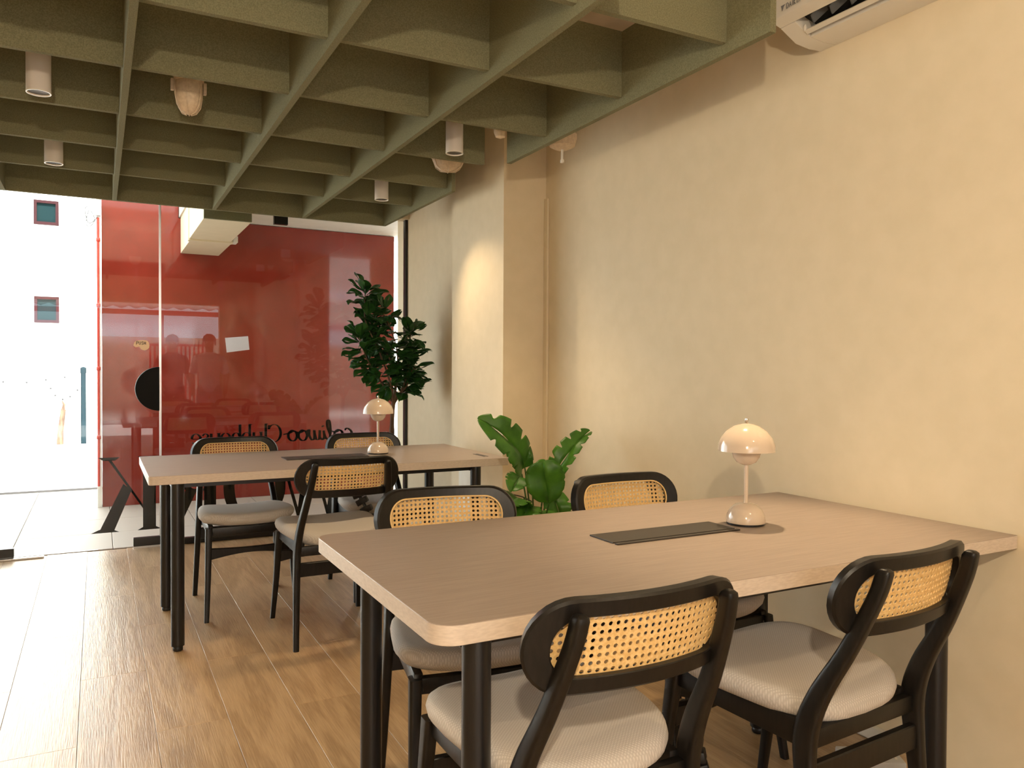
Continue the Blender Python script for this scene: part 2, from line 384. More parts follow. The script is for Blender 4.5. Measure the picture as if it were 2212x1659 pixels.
did = {'C': [(arc(.7, .85, .62, .85, 40, 320, 30), 0), ([(1.2, 1.65), (1.2, 1.25)], 0)],
       'l': [st(.25, 1.8), ser(.25, 0), ([(.02, 1.75), (.25, 1.8)], 0)],
       'u': [([(.2, 1), (.2, .35), (.35, .05), (.6, .05), (.85, .3)], 1), st(.88, 1), ser(.2, 1), ser(.95, 0)],
       'b': [st(.2, 1.8), (arc(.5, .5, .38, .5, -160, 160, 24), 0), ([(-.02, 1.75), (.2, 1.8)], 0)],
       'h': [st(.2, 1.8), ([(.2, .6), (.4, .95), (.7, .95), (.88, .65), (.88, 0)], 1), ser(.2, 0), ser(.88, 0)],
       'o': [(bowl, 0)],
       's': [([(.6, .8), (.35, 1.0), (.1, .8), (.3, .55), (.6, .35), (.6, .1), (.3, .0), (.05, .2)], 1)],
       'e': [([(.1, .55), (.8, .55), (.7, .9), (.4, 1.0), (.1, .7), (.1, .3), (.4, .0), (.8, .2)], 1)]}
u = 0
for ch, adv in zip('Clubhouse', (1.42, .56, 1.2, 1.02, 1.2, .98, 1.2, .78, .9)):
    small('letter', 1.195 - u, z2, S2, did[ch], win, th_did); u += adv * S2 * .88
# push sticker on the door: rounded comma blob with the word
blob = catmull([(0, .03), (.012, .058), (.05, .066), (.085, .062), (.098, .04), (.094, .012), (.07, -.002), (.046, .006), (.036, .022), (.014, .018), (0, .03)], 5)[:-1]
stk = part('push_sticker', MB().prism([(.213 + a, 1.345 + b) for a, b in blob], -.0085, -.0065, lambda a, b, d: (a, d, b)), 'sticker_beige', door, smooth=0, label='beige sticker reading PUSH')
PU = {'P': [([(0, 0), (0, 1)], 0), ([(0, 1), (.4, 1), (.55, .8), (.4, .5), (0, .48)], 0)], 'U': [([(0, 1), (0, .25), (.25, 0), (.5, .25), (.5, 1)], 0)],
      'S': [([(.5, .85), (.25, 1), (.02, .8), (.25, .52), (.5, .28), (.25, 0), (0, .15)], 0)], 'H': [([(0, 0), (0, 1)], 0), ([(.5, 0), (.5, 1)], 0), ([(0, .5), (.5, .5)], 0)]}
mb = MB()
for i, ch in enumerate('PUSH'):
    for pts, _ in PU[ch]: ribbon(mb, [(.232 + i * .0155 + a * .020, 1.381 + b * .021) for a, b in pts], .0034, -.0095, -.0083, lambda a, b, d: (a, d, b))
part('lettering', mb, 'letter_black', stk, smooth=0)
# sheet of paper taped on the glass
tag(part('paper_sheet', MB().prism([(.80, 1.44), (.957, 1.456), (.966, 1.359), (.811, 1.336)], -.0085, -.0062, lambda a, b, d: (a, GY + d, b)), 'paper_white', None, smooth=0),
    'blank white paper sheet stuck slightly crooked on the glass', 'paper')

# ------------------------------------------------------------------ outdoors
struct(box('walkway_outside', 'soil', None, -6, 6, GY + .04, 9.2, -.2, -.015), 'pale tiled walkway outside the glass', 'ground')
wk = bpy.data.objects['walkway_outside']
tm = MB().box(0, .596, 0, .596, -.0148, 0).mesh('tile', .002, 1, 30)
for i in range(-7, 6):
    for j in range(5): link('tile', tm, 'outdoor_tile', wk, (i * .6 + .09, GY + .05 + j * .6, 0))
struct(box('street_ground', 'street', None, -60, 60, 9.2, 70, -.3, -.03), 'sunlit pale street beyond the walkway', 'ground')
rwl = struct(part('wall_outside', MB().prism([(.032, 0), (2.715, 0), (2.715, 2.595), (.655, 2.595), (.655, 3.3), (.032, 3.3)], RY, RY + .14, lambda a, b, d: (a, d, b)), 'red_panel', None, .003), 'glossy red wall panel outside the glass', 'wall')
struct(box('trim_2', 'white_render', None, -.005, .03, RY - .01, RY + .14, 0, 3.3, bevel=.003), 'white edge strip of the red wall', 'trim')
struct(box('soffit_outside', 'pale_paint', None, .66, 4.2, GY + .065, RY + .3, 2.60, 2.75), 'white soffit over the walkway', 'ceiling')
struct(box('eave_sky_block', 'pale_paint', None, -6, -.40, GY + .065, 6.75, 2.60, 2.75), 'added white slab over the door bay, screening off sky light', 'ceiling')  # added out of view to cut the sky light entering the room
struct(box('wall_sun_block', 'white_render', None, LEFTX - 2, 5.0, REAR, GY + .06, ZS + .151, 5.2), 'added block above the room, keeping sun off the red wall', 'wall')  # unseen mass added only to block sun, height set for its shadow
struct(box('wall_glare_block', 'wall_paint', None, 2.98, 3.12, 6.1, 7.95, 0, 2.60), 'added beige side wall, dimming the reflection in the red wall', 'wall')  # unseen wall added to stop a bright reflection in the red panel
# boxed duct from glass head to red wall
bd = thing('boxed_duct', 'beige boxed duct hanging under the soffit in front of red wall', 'duct', (0, 0, 0))
box('casing', 'wall_paint', bd, .665, .99, 5.94, 6.93, 2.283, 2.598, bevel=.003)
box('end_panel', 'felt', bd, .665, .99, 5.915, 5.9395, 2.283, 2.598, label='green felt end panel')
box('casing', 'wall_paint', bd, .672, 1.0, 6.95, 7.755, 2.274, 2.598, bevel=.003)
box('joint_strip', 'wall_paint', bd, .655, 1.005, 6.91, 6.97, 2.268, 2.599, bevel=.006)
box('bracket', 'white_plastic', bd, 1.0055, 1.04, 6.88, 7.0, 2.275, 2.33, bevel=.004)
# red conduit with junction box
rp = thing('red_conduit', 'thin red conduit pipe on the red wall free edge', 'pipe', (.0, RY - .035, 0))
part('pipe', MB().tube([(0.005, 0, .19), (.005, 0, 2.53)], .011, 10), 'red_paint', rp)
for z in (.6, 1.2, 1.75, 2.32): part('clip', MB().lathe([(.012, z), (.017, z + .006), (.017, z + .03), (.012, z + .036)], .005, 0, 12), 'red_paint', rp)
jb = thing('junction_box', 'small white junction box with looped grey cable atop red conduit', 'electrical box', (.0, RY - .045, 2.54))
box('case', 'grey_plastic', jb, -.035, .025, -.03, .025, 0, .12, bevel=.006)
part('cable', MB().tube(catmull([(-.03, 0, .08), (-.09, -.01, .06), (-.07, 0, -.06), (-.02, 0, -.03), (-.06, .01, .05), (-.085, 0, -.07), (-.05, 0, -.09), (.0, 0, -.005)], 6), .004, 6), 'grey_skirt', jb)
# white building across the street with dark windows
bl = thing('street_building', 'overexposed white building across the street with small dark windows', 'building', (0, 30, 0))
box('facade', 'white_render', bl, -16, 30, 0, 8, -.03, 16)
def far_win(x0, x1, z0, z1):
    f = MB()
    for b in ((x0, x1, z0, z0 + .09), (x0, x1, z1 - .09, z1), (x0, x0 + .09, z0 + .09, z1 - .09), (x1 - .09, x1, z0 + .09, z1 - .09)): f.box(b[0], b[1], -.12, .02, b[2], b[3])
    o = part('window', f, 'window_red', bl); box('pane', 'window_dark', o, x0 + .09, x1 - .09, -.05, -.005, z0 + .09, z1 - .09)
for z0, z1 in ((2.72, 3.58), (5.93, 6.72), (9.2, 10.0)):
    for x in (-1.83, -8.6, -13.5, 5.5, 12.0): far_win(x, x + .71, z0, z1)
box('string_course', 'white_render', bl, -16, 30, -.25, 0, 4.6, 4.9)
ky = box('low_kerb', 'white_render', None, -9, .6, 13.55, 13.75, -.03, .06); struct(ky, 'low pale kerb along the street', 'kerb')
po = thing('street_post', 'slim blue-grey post standing in the bright street', 'post', (-.2, 13.95, -.03))
part('shaft', MB().lathe([(.038, 0), (.038, 1.18)], n=12), 'blue_post', po); part('cap', MB().lathe([(.044, 1.18), (.044, 1.26), (.01, 1.28)], n=12), 'blue_post', po)
p2 = thing('fence_post', 'thin dark fence post just left of the red conduit', 'post', (.0, 14.6, -.03))
part('shaft', MB().box(-.012, .012, -.012, .012, 0, 1.0), 'blue_post', p2, .002); box('cap', 'blue_post', p2, -.016, .016, -.016, .016, 1.0, 1.02)
ts = thing('tree_stump', 'slender bare tree trunk by the street kerb', 'tree', (-.52, 13.86, -.03))
part('trunk', MB().tube(catmull([(0, 0, 0), (.01, 0, .25), (.03, 0, .45), (.05, 0, .62)], 5), [.05 - .001 * k for k in range(16)], 9), 'bark', ts)
part('leaf_stub', MB().tube([(.04, 0, .58), (.06, -.02, .70), (.03, -.03, .76)], [.03, .02, .006], 7), 'bark', ts)
sl = thing('string_lights', 'sagging string of tiny bulbs left of the blue-grey post', 'string lights', (0, 13.9, 0))
cps = [(-1.3 + 1.1 * t, 0, 1.05 - .1 * t) for t in [k / 4 for k in range(5)]]
wire = [(-1.25, 0, 1.03), (-.95, 0, 1.02), (-.7, 0, 1.06), (-.45, 0, 1.10), (-.24, 0, 1.14)]; wire2 = [(-.64, 0, .93), (-.58, 0, .82), (-.48, 0, .76), (-.38, 0, .80), (-.28, 0, .90), (-.22, 0, .95)]
for wv in (wire, wire2):
    part('wire', MB().tube(catmull(wv, 4), .0025, 5), 'black_plastic', sl)
    for p in wv[:-1]: part('bulb', MB().lathe([(.006, p[2] - .03), (.014, p[2] - .022), (.014, p[2] - .008), (.004, p[2] + .004)], p[0], p[1], 8), 'black_plastic', sl)
# back side, seen only as reflections in the glass
struct(box('ground_rear', 'street', None, -30, 30, -40, REAR - .15, -.2, -.02), 'pale yard behind the room', 'ground')
aw = thing('corrugated_awning', 'white corrugated awning on red posts behind the room', 'awning', (0, -1.95, 0))
am = MB(); n = 90
rings = [[(-6.5 + 13 * k / n, yy, zz + .05 * (k % 2)) for k in range(n + 1)] for yy, zz in ((0, 2.75), (-4.6, 2.50))]
am.loft(rings, cap=False, close=False); sheet = part('sheet', am, 'white_render', aw, smooth=0)
so = sheet.modifiers.new('thick', 'SOLIDIFY'); so.thickness = .01
for x in (-3.2, -1.6, 0, 1.2, 2.4): box('post', 'red_paint', aw, x - .04, x + .04, -4.5, -4.42, -.02, 2.46, bevel=.004)
box('beam', 'red_paint', aw, -6.4, 6.4, -4.5, -4.43, 2.36, 2.46)
struct(box('wall_daylight_block', 'slab_paint', None, -9, 9, -9.6, -9.4, -.02, 2.0), 'added brown wall behind the awning, holding back daylight', 'wall')  # added to keep rear daylight low, height tuned for the sky let in
gt_ = thing('slatted_gate', 'red slatted metal gate standing behind the awning', 'gate', (1.6, -7.2, -.02))
for k in range(14): box('slat', 'red_paint', gt_, k * .09 - .6, k * .09 - .56, -.02, .02, .1, 1.75)
box('rail', 'red_paint', gt_, -.65, .68, -.03, .03, .0, .1); box('rail', 'red_paint', gt_, -.65, .68, -.03, .03, 1.75, 1.80)

# ================================================================== FELT CEILING GRID
XS = [-.475 - .568 * k for k in range(4, 0, -1)] + [-.475, .093, .66, 1.228, 1.795]
YK = [5.338 - .5685 * k for k in range(7)]
TH = .024
gr = thing('felt_baffle_grid', 'olive green felt baffle grid hanging under the ceiling', 'ceiling panel', (0, 0, 0))
for x in XS[:-1]: box('long_baffle', 'felt', gr, x - TH / 2, x + TH / 2, 1.73, YK[0] - TH / 2, ZL, ZB, bevel=.0015)
x = XS[-1]
box('long_baffle', 'felt', gr, x - TH / 2, x + TH / 2, 1.73, 3.44, ZL, ZB, bevel=.0015)
box('long_baffle', 'felt', gr, x - TH / 2, x + TH / 2, 4.12, YK[0] - TH / 2, ZL, ZB, bevel=.0015)
for k, y in enumerate(YK):
    x1 = XS[-1] - TH / 2
    if k == 0: box('end_baffle', 'felt', gr, XS[0] - TH / 2, XS[-1] + TH / 2, y - TH / 2, y + TH / 2, ZL, ZB, bevel=.0015)
    else: box('cross_baffle', 'felt', gr, XS[0] + TH / 2, x1 if k != 3 else 1.75, y - TH / 2, y + TH / 2, ZR, ZB, bevel=.0015)
for x in XS[::2]:
    for y in (2.1, 3.7, 5.2): part('hanger_rod', MB().tube([(x, y, ZB - .01), (x, y, ZS)], .003, 6), 'steel', gr)

# ------------------------------------------------------------------ ceiling spots
sm = dict(tube=MB().lathe([(.0365, .004), (.041, 0), (.041, .25), (.036, .25), (.012, .252)], n=28).mesh('tube'),
          bezel=MB().lathe([(.0365, .003), (.0375, -.002), (.0415, -.002), (.0415, .004)], n=28).mesh('bezel'),
          baf=MB().lathe([(.036, .003), (.022, .03), (.004, .031)], n=24).mesh('baffle'),
          rod=MB().lathe([(.008, .25), (.008, ZS - 2.236), (.0, ZS - 2.236)], n=10).mesh('rod'))
def ceiling_spot(x, y, label, power=1.0, z=2.236, aim=None, size=95):
    t = thing('ceiling_spot', label, 'spotlight', (x, y, z), group='white cylinder ceiling spots')
    link('housing', sm['tube'], 'spot_body', t); link('bezel', sm['bezel'], 'white_plastic', t); link('reflector', sm['baf'], 'dark_void', t); link('rod', sm['rod'], 'spot_body', t)
    ld = bpy.data.lights.new('spot_bulb', 'SPOT'); ld.energy = SPOT_W * power; ld.color = SPOT_C; ld.spot_size = math.radians(size); ld.spot_blend = .8; ld.shadow_soft_size = .03
    lo = bpy.data.objects.new('bulb', ld); COL.objects.link(lo); lo.parent = t; lo.location = (0, 0, -.006)
    if aim:
        lo.rotation_euler = Vector((aim[0] - x, aim[1] - y, aim[2] - z)).to_track_quat('-Z', 'Y').to_euler()
    return t
ceiling_spot(-.19, 3.40, 'white cylinder spot nearest the top left, in the third felt row', .55)
ceiling_spot(-.19, 4.53, 'white cylinder spot farther back at the left, near the street', .45)
ceiling_spot(1.485, 3.40, 'white cylinder spot beside the dome bulkhead at the pillar', 1.0)
ceiling_spot(1.505, 4.53, 'smallest white cylinder spot, above the far table end', .8, aim=(1.98, 3.98, 1.25), size=75)
ceiling_spot(1.855, 1.985, 'assumed white cylinder spot hidden behind the wall-side felt baffle', 2.2, 2.31, size=58, aim=(1.63, 1.66, .76))  # assumed spot, kept out of view, giving the table lamp its disc shadow
ceiling_spot(-.19, 2.27, 'assumed white cylinder spot above the aisle beside the near table', 1.0)  # assumed from the spot spacing, out of view; adds warm light on the floor
ceiling_spot(1.50, .35, 'added white cylinder spot over the near end of the beige wall', .5, 2.3, size=140)  # added out of view to light the near wall
# assumed pendant bulb, added behind the camera to cast the baffle shadows upward
pd = thing('assumed_pendant', 'assumed bare bulb pendant lamp, added unseen behind the viewpoint', 'lamp', (-.20, -.42, 0))
part('cord', MB().tube([(0, 0, 1.95), (0, 0, ZS)], .003, 6), 'black_plastic', pd)
part('socket', MB().lathe([(.005, 1.97), (.02, 1.96), (.022, 1.90), (.0, 1.90)], n=16), 'black_plastic', pd)
ld = bpy.data.lights.new('assumed_bulb', 'POINT'); ld.energy = ASSUMED_PEND_W; ld.color = ASSUMED_PEND_C; ld.shadow_soft_size = .035
lo = bpy.data.objects.new('bulb', ld); COL.objects.link(lo); lo.parent = pd; lo.location = (0, 0, 1.86)

# bulkhead lamps
b1 = thing('bulkhead_lamp', 'beige caged jar bulkhead lamp hanging in the felt grid', 'ceiling lamp', (.322, 3.36, 2.225))
part('base', MB().lathe([(.045, .30), (.045, .16), (.055, .155), (.058, .14), (.055, .125), (.0, .125)], n=28), 'bulkhead_beige', b1)
part('jar', MB().lathe([(.050, .128), (.050, .07), (.044, .035), (.03, .01), (.012, .001), (.0, 0)], n=28), 'bulkhead_beige', b1)
for k in range(6):
    a = k * PI / 3 + .3; part('cage_rib', MB().tube([(math.cos(a) * r, math.sin(a) * r, z) for r, z in ((.056, .13), (.054, .07), (.047, .032), (.03, .006), (.01, -.003))], .0022, 6), 'bulkhead_beige', b1)
for s in (-1, 1): box('clamp', 'bulkhead_beige', b1, s * .06 - .006, s * .06 + .006, -.01, .01, .085, .13, bevel=.002)
part('rod', MB().lathe([(.02, .30), (.02, ZS - 2.225)], n=12), 'bulkhead_beige', b1)
b2 = thing('bulkhead_lamp', 'wide beige dome bulkhead lamp beside the pillar', 'ceiling lamp', (1.668, 3.90, 2.283))
part('base', MB().lathe([(.088, .14), (.088, .10), (.095, .095), (.095, .075), (.0, .075)], n=32), 'bulkhead_beige', b2)
part('jar', MB().lathe([(.088, .078), (.086, .06), (.072, .028), (.045, .008), (.015, 0), (0, 0)], n=32), 'bulkhead_beige', b2)
for k in range(3):
    a = k * PI / 3 + .2; part('cage_rib', MB().tube([(math.cos(a) * r, math.sin(a) * r, z) for r, z in ((.094, .08), (.075, .025), (.045, .004), (0, -.003), (-.045, .004), (-.075, .025), (-.094, .08))], .0025, 6), 'bulkhead_beige', b2)
part('rod', MB().lathe([(.03, .14), (.03, ZS - 2.283)], n=12), 'bulkhead_beige', b2)
sd = thing('ceiling_sensor', 'small beige dome sensor peeking below the felt near the pillar', 'sensor', (1.625, 3.2, 2.272))
part('dome', MB().lathe([(.03, .06), (.03, .03), (.022, .008), (0, 0)], n=20), 'bulkhead_beige', sd); part('rod', MB().lathe([(.012, .06), (.012, ZS - 2.272)], n=10), 'bulkhead_beige', sd)
s2 = thing('smoke_detector', 'beige rounded detector with hanging peg by the right wall', 'sensor', (1.955, 3.2, 2.268))
part('dome', MB().lathe([(.07, .07), (.07, .05), (.06, .015), (.03, 0), (0, 0)], n=28), 'bulkhead_beige', s2)
part('peg', MB().lathe([(.006, 0), (.006, -.045), (.010, -.05), (.010, -.062), (0, -.064)], .0, 0, 12), 'white_plastic', s2); part('rod', MB().lathe([(.03, .07), (.03, ZS - 2.268)], n=12), 'bulkhead_beige', s2)

# ------------------------------------------------------------------ air conditioner
ac = thing('air_conditioner', 'white wall-mounted air conditioner at the top of the beige wall', 'air conditioner', (WX, 1.97, 2.355))
LN = .80      # runs towards -Y
f = lambda a, b, d: (-a, -d, b)
# profiles swept along the wall; the outlet between tray and front panel stays open
part('bottom_tray', MB().prism([(0, 0), (.06, -.004), (.125, .002), (.125, .03), (0, .03)], .065, LN, f), 'white_plastic', ac, .002)
part('front_panel', MB().prism([(.200, .040), (.222, .046), (.238, .058), (.246, .078), (.250, .11), (.250, .27), (.24, .285), (.0, .285), (.0, .25), (.19, .25), (.196, .075)], 0, LN, f), 'white_plastic', ac, .002)
part('end_cap', MB().prism([(0, 0), (.06, -.004), (.125, .002), (.16, .019), (.199, .039), (.195, .075), (.189, .249), (0, .249)], 0, .064, f), 'white_plastic', ac, .002)
part('duct_recess', MB().prism([(.10, .05), (.15, .062), (.193, .085), (.186, .24), (.002, .24), (.002, .05)], .065, LN - .01, f), 'dark_void', ac, smooth=0)
part('louver', MB().prism([(.143, .009), (.147, .005), (.164, .013), (.161, .018)], .07, LN - .02, f), 'white_plastic', ac, .0012)
part('louver_pin', MB().lathe([(.006, 0), (.006, .02), (0, .024)], -.160, -.072, 12), 'white_plastic', ac, loc=(0, 0, .012))
for k in range(9):
    part('vane', MB().prism([(.160, .026), (.192, .040), (.190, .080), (.140, .058)], .11 + k * .075, .115 + k * .075, lambda a, b, d: (-a, -d - (b - .03) * 1.2, b)), 'dark_vane', ac, smooth=0)
DK = {'D': [[(0, 0), (0, 1), (.35, 1), (.6, .7), (.6, .3), (.35, 0), (0, 0)]], 'A': [[(0, 0), (.3, 1), (.6, 0)], [(.12, .35), (.48, .35)]], 'I': [[(.1, 0), (.1, 1)]],
      'K': [[(0, 0), (0, 1)], [(.5, 1), (.02, .5), (.55, 0)]], 'N': [[(0, 0), (0, 1), (.55, 0), (.55, 1)]]}
lg = MB(); u = 0; fm = lambda a, b, d: (-d, -a, b)
lg.prism([(.034, .138), (.053, .138), (.046, .133), (.040, .119)], .2485, .2495, fm)
for ch in 'DAIKIN':
    for s_ in DK[ch]: ribbon(lg, [(.058 + u + a * .0135, .122 + b * .016) for a, b in s_], .0026, .2485, .2495, fm)
    u += .0065 if ch == 'I' else .0122
part('brand_lettering', lg, 'grey_skirt', ac, smooth=0, label='small grey maker lettering', loc=(0, -.014, -.052))

# ================================================================== TABLES
def table(label, x0, x1, y0, y1, lx0, lx1, ly0, ly1, flap, rc=.05):
    cx, cy = (x0 + x1) / 2, (y0 + y1) / 2
    t = thing('work_table', label, 'table', (cx, cy, 0), group='taupe work tables')
    W_, D_ = x1 - x0, y1 - y0
    out = []
    for sx, sy, a0, r in ((1, 1, 0, .004), (-1, 1, PI / 2, rc), (-1, -1, PI, rc), (1, -1, 1.5 * PI, .004)):
        for k in range(9):
            a = a0 + PI / 2 * k / 8; out.append((sx * (W_ / 2 - r) + r * math.cos(a), sy * (D_ / 2 - r) + r * math.sin(a)))
    me = MB().prism(out, TZ - .038, TZ, lambda a, b, d: (a, b, d)).mesh('tabletop', .0012, 1, 30)
    me.materials.append(M['laminate']); me.materials.append(M['laminate_edge_lit'])
    for p in me.polygons: p.material_index = 0 if abs(p.normal.z) > .7 else 1
    link('tabletop', me, None, t)
    for lx in (lx0, lx1):
        for ly in (ly0, ly1):
            lg_ = part('leg', MB().lathe([(.0275, .022), (.0275, TZ - .0385)], lx - cx, ly - cy, 24), 'black_steel', t)
            part('foot', MB().lathe([(.018, 0), (.021, .004), (.021, .016), (.016, .022)], lx - cx, ly - cy, 18), 'black_plastic', lg_)
    a0, a1, b0, b1 = lx0 - cx, lx1 - cx, ly0 - cy, ly1 - cy
    for yy in (b0 + .035, b1 - .035): box('rail', 'black_steel', t, a0 + .0205, a1 - .0205, yy - .02, yy + .02, TZ - .060, TZ - .0385)
    for xx in (a0, a1): box('rail', 'black_steel', t, xx - .02, xx + .02, b0 + .0278, b1 - .0278, TZ - .064, TZ - .0385)
    fx0, fx1, fy0, fy1 = [a - b for a, b in zip(flap, (cx, cx, cy, cy))]
    fl_ = box('cable_flap', 'dark_flap', t, fx0, fx1, fy0 + .022, fy1, TZ + .0002, TZ + .004, bevel=.001, label='dark hinged cable flap')
    box('brush_slot', 'black_plastic', fl_, fx0 + .02, fx1 - .02, fy0 + .014, fy0 + .0218, TZ + .0002, TZ + .0015)
    box('flap_frame', 'dark_flap', fl_, fx0, fx1, fy0, fy0 + .0138, TZ + .0002, TZ + .004, bevel=.001)
    return t, cx, cy
t1, c1x, c1y = table('near taupe work table touching the beige wall', .524, WX - .002, 1.27, 2.145, .617, 1.968, 1.303, 1.932, (1.195, 1.622, 1.668, 1.80))
t2, c2x, c2y = table('far taupe work table between glass front and pillar', .187, 1.895, 3.619, 4.487, .302, 1.72, 3.652, 4.29, (.834, 1.262, 3.985, 4.125), .02)
# cable grommet slots on the far table's right end
for k in range(2): box('cable_slot', 'dark_void', t2, 1.80 - c2x + k * .018, 1.81 - c2x + k * .018, 3.72 - c2y, 3.86 - c2y, TZ + .0002, TZ + .001)

# ================================================================== CHAIRS
BR = .55            # bend radius of the backrest
def back_pt(x, h, d):
    """x along the backrest, h height from its centre, d depth (+ towards the sitter)"""
    a = x / BR; yy = BR * (1 - math.cos(a)) + d * math.cos(a); xx = (BR - d) * math.sin(a)
    t = math.radians(11)
    return (xx, -.340 + yy * math.cos(0) - h * math.sin(t), .752 + h * math.cos(t))
def strip_points(w, h, r, n=8, m=14):
    """rounded rectangle with its long sides subdivided so that they can bend"""
    base = rrect(w, h, r, n); out = []
    for i, p in enumerate(base):
        q = base[(i + 1) % len(base)]; out.append(p)
        if abs(q[0] - p[0]) > .05:
            for k in range(1, m): out.append((p[0] + (q[0] - p[0]) * k / m, p[1] + (q[1] - p[1]) * k / m))
    return out
def chair_meshes():
    m = {}
    o = strip_points(.472, .176, .086, 8, 14); i_ = strip_points(.376, .110, .053, 8, 14)
    D0, D1, bv = -.015, .015, .005
    def inset(p, w, h, d): return (p[0] * (1 - 2 * d / w), p[1] * (1 - 2 * d / h))
    loops = [(o, D0 + bv, 0), ([inset(p, .472, .176, bv) for p in o], D0, 0), ([inset(p, .376, .110, -.002) for p in i_], D0, 0), (i_, D0 + .002, 0),
             (i_, D1 - .002, 0), ([inset(p, .376, .110, -.002) for p in i_], D1, 0), ([inset(p, .472, .176, bv) for p in o], D1, 0), (o, D1 - bv, 0)]
    b = MB(); n = len(o); vs = []; fs = []
    for lp, d, _ in loops: vs += [back_pt(p[0], p[1], d) for p in lp]
    K = len(loops)
    for a in range(K):
        c = (a + 1) % K
        for j in range(n): k = (j + 1) % n; fs.append((a * n + j, a * n + k, c * n + k, c * n + j))
    b.add(vs, fs); m['back'] = b.mesh('backrest_frame', 0, 0, 35)
    # cane webbing: cells with octagonal openings plus fine diagonal eyelets between
    c = MB(); px, pz = .0147, .0142; nx, nz = 26, 8
    for ix in range(nx):
        for iz in range(nz):
            x = (ix - (nx - 1) / 2) * px; z = (iz - (nz - 1) / 2) * pz
            ax = max(abs(x) - (.368 / 2 - .05), 0)
            if math.hypot(ax, abs(z)) > .062 and ax > 0: continue
            if abs(x) > .194: continue
            sq = [(px / 2, 0), (px / 2, pz / 2), (0, pz / 2), (-px / 2, pz / 2), (-px / 2, 0), (-px / 2, -pz / 2), (0, -pz / 2), (px / 2, -pz / 2)]
            oc = [(math.cos(PI / 4 * k) * px * .30, math.sin(PI / 4 * k) * pz * .30) for k in range(8)]
            vs = [back_pt(x + p[0], z + p[1], .002) for p in sq] + [back_pt(x + p[0], z + p[1], .0026) for p in oc] + [back_pt(x + p[0], z + p[1], .0) for p in oc] + [back_pt(x + p[0], z + p[1], 0) for p in sq]
            fs = []
            for k in range(8):
                j = (k + 1) % 8; fs += [(k, j, 8 + j, 8 + k), (8 + k, 8 + j, 16 + j, 16 + k), (16 + k, 16 + j, 24 + j, 24 + k)]
            c.add(vs, fs)
    me = bpy.data.meshes.new('cane_panel'); me.from_pydata(c.v, [], c.f); m['cane'] = me
    cord = strip_points(.380, .114, .055, 8, 14)
    s = MB(); pts = [Vector(back_pt(p[0], p[1], .0155)) for p in cord]
    n = len(pts); rings = []
    for k in range(n):
        d = (pts[(k + 1) % n] - pts[k - 1]).normalized(); nn = Vector((0, 1, 0)); sd_ = d.cross(nn).normalized(); up = sd_.cross(d)
        rings.append([pts[k] + (sd_ * math.cos(a) + up * math.sin(a)) * .0028 for a in [PI * 2 * q / 6 for q in range(6)]])
    s.loft(rings + [rings[0]], cap=False); m['cord'] = s.mesh('cane_cord')
    # seat pad: dished cushion with a rounded edge
    st_ = MB(); rings = []; nn = 48
    def outl(a, k):
        e = 2 / 3.6; cx, sx = math.cos(a), math.sin(a)
        x = math.copysign(abs(cx) ** e, cx) * .226; y = math.copysign(abs(sx) ** e, sx) * .222
        x *= 1 + .11 * (y / .22); return x * k, y * k
    prof = [(.0, -.030), (.80, -.030), (.92, -.024), (.985, -.008), (1.0, .006), (.985, .020), (.95, .029), (.88, .034), (.7, .037), (.45, .038), (.2, .038), (.0, .038)]
    for k, z in prof:
        ring = []
        for j in range(nn):
            x, y = outl(2 * PI * j / nn, max(k, .001))
            ring.append((x, y - .005, .470 + z + .022 * (x / .238) ** 2 - .010 + .012 * (y / .222) ** 3))
        rings.append(ring)
    st_.loft(rings); m['seat'] = st_.mesh('seat', 0, 0, 60)
    # rear post with its S bend, one per side (mirrored)
    for s_, key in ((-1, 'postL'), (1, 'postR')):
        path = [((s_ * .2145), -.258, 0, .024, .026), (s_ * .208, -.232, .18, .027, .034), (s_ * .203, -.216, .34, .029, .046), (s_ * .199, -.214, .44, .030, .054), (s_ * .192, -.242, .53, .030, .050),
                (s_ * .180, -.300, .64, .029, .040), (s_ * .166, -.350, .755, .028, .034), (s_ * .160, -.366, .810, .027, .032)]
        pp = catmull(path, 5); rings = []
        for q in pp:
            x, y, z, wx, wy = q
            rings.append([(x + a * wx / 1, y + b_ * wy, z) for a, b_ in rrect(1, 1, .28, 3)])
        x, y, z, wx, wy = pp[-1]
        for g, dz in ((.85, .007), (.5, .011)): rings.append([(x + a * wx * g, y - .002 + b_ * wy * g, z + dz) for a, b_ in rrect(1, 1, .28, 3)])
        m[key] = MB().loft(rings).mesh('rear_leg', 0, 0, 40)
        fp = [(s_ * .2145, .258, 0, .022, .024), (s_ * .204, .222, .20, .027, .030), (s_ * .196, .190, .44, .032, .042)]
        m['front' + key[-1]] = MB().loft([[(x + a * wx, y + b_ * wy, z) for a, b_ in rrect(1, 1, .25, 3)] for x, y, z, wx, wy in fp]).mesh('front_leg', 0, 0, 40)
        # side rail: deep wedge under the seat
        m['side' + key[-1]] = MB().prism([(-.20, .392), (-.20, .452), (.19, .452), (.205, .405), (.1, .40)], .170, .194, lambda a, b_, d: (s_ * (d + .03 * a), a, b_)).mesh('side_rail', .004, 2)
    # front and rear stretchers with an arched lower edge
    def stretcher(yc, half, zc, hgt, th, arch):
        top = [(-half + 2 * half * k / 12, zc + hgt / 2 - arch * .3 * math.cos((k / 12 - .5) * PI)) for k in range(13)]
        bot = [(half - 2 * half * k / 12, zc - hgt / 2 + arch * math.cos((k / 12 - .5) * PI)) for k in range(13)]
        return MB().prism(top + bot, yc - th / 2, yc + th / 2, lambda a, b_, d: (a, d, b_))
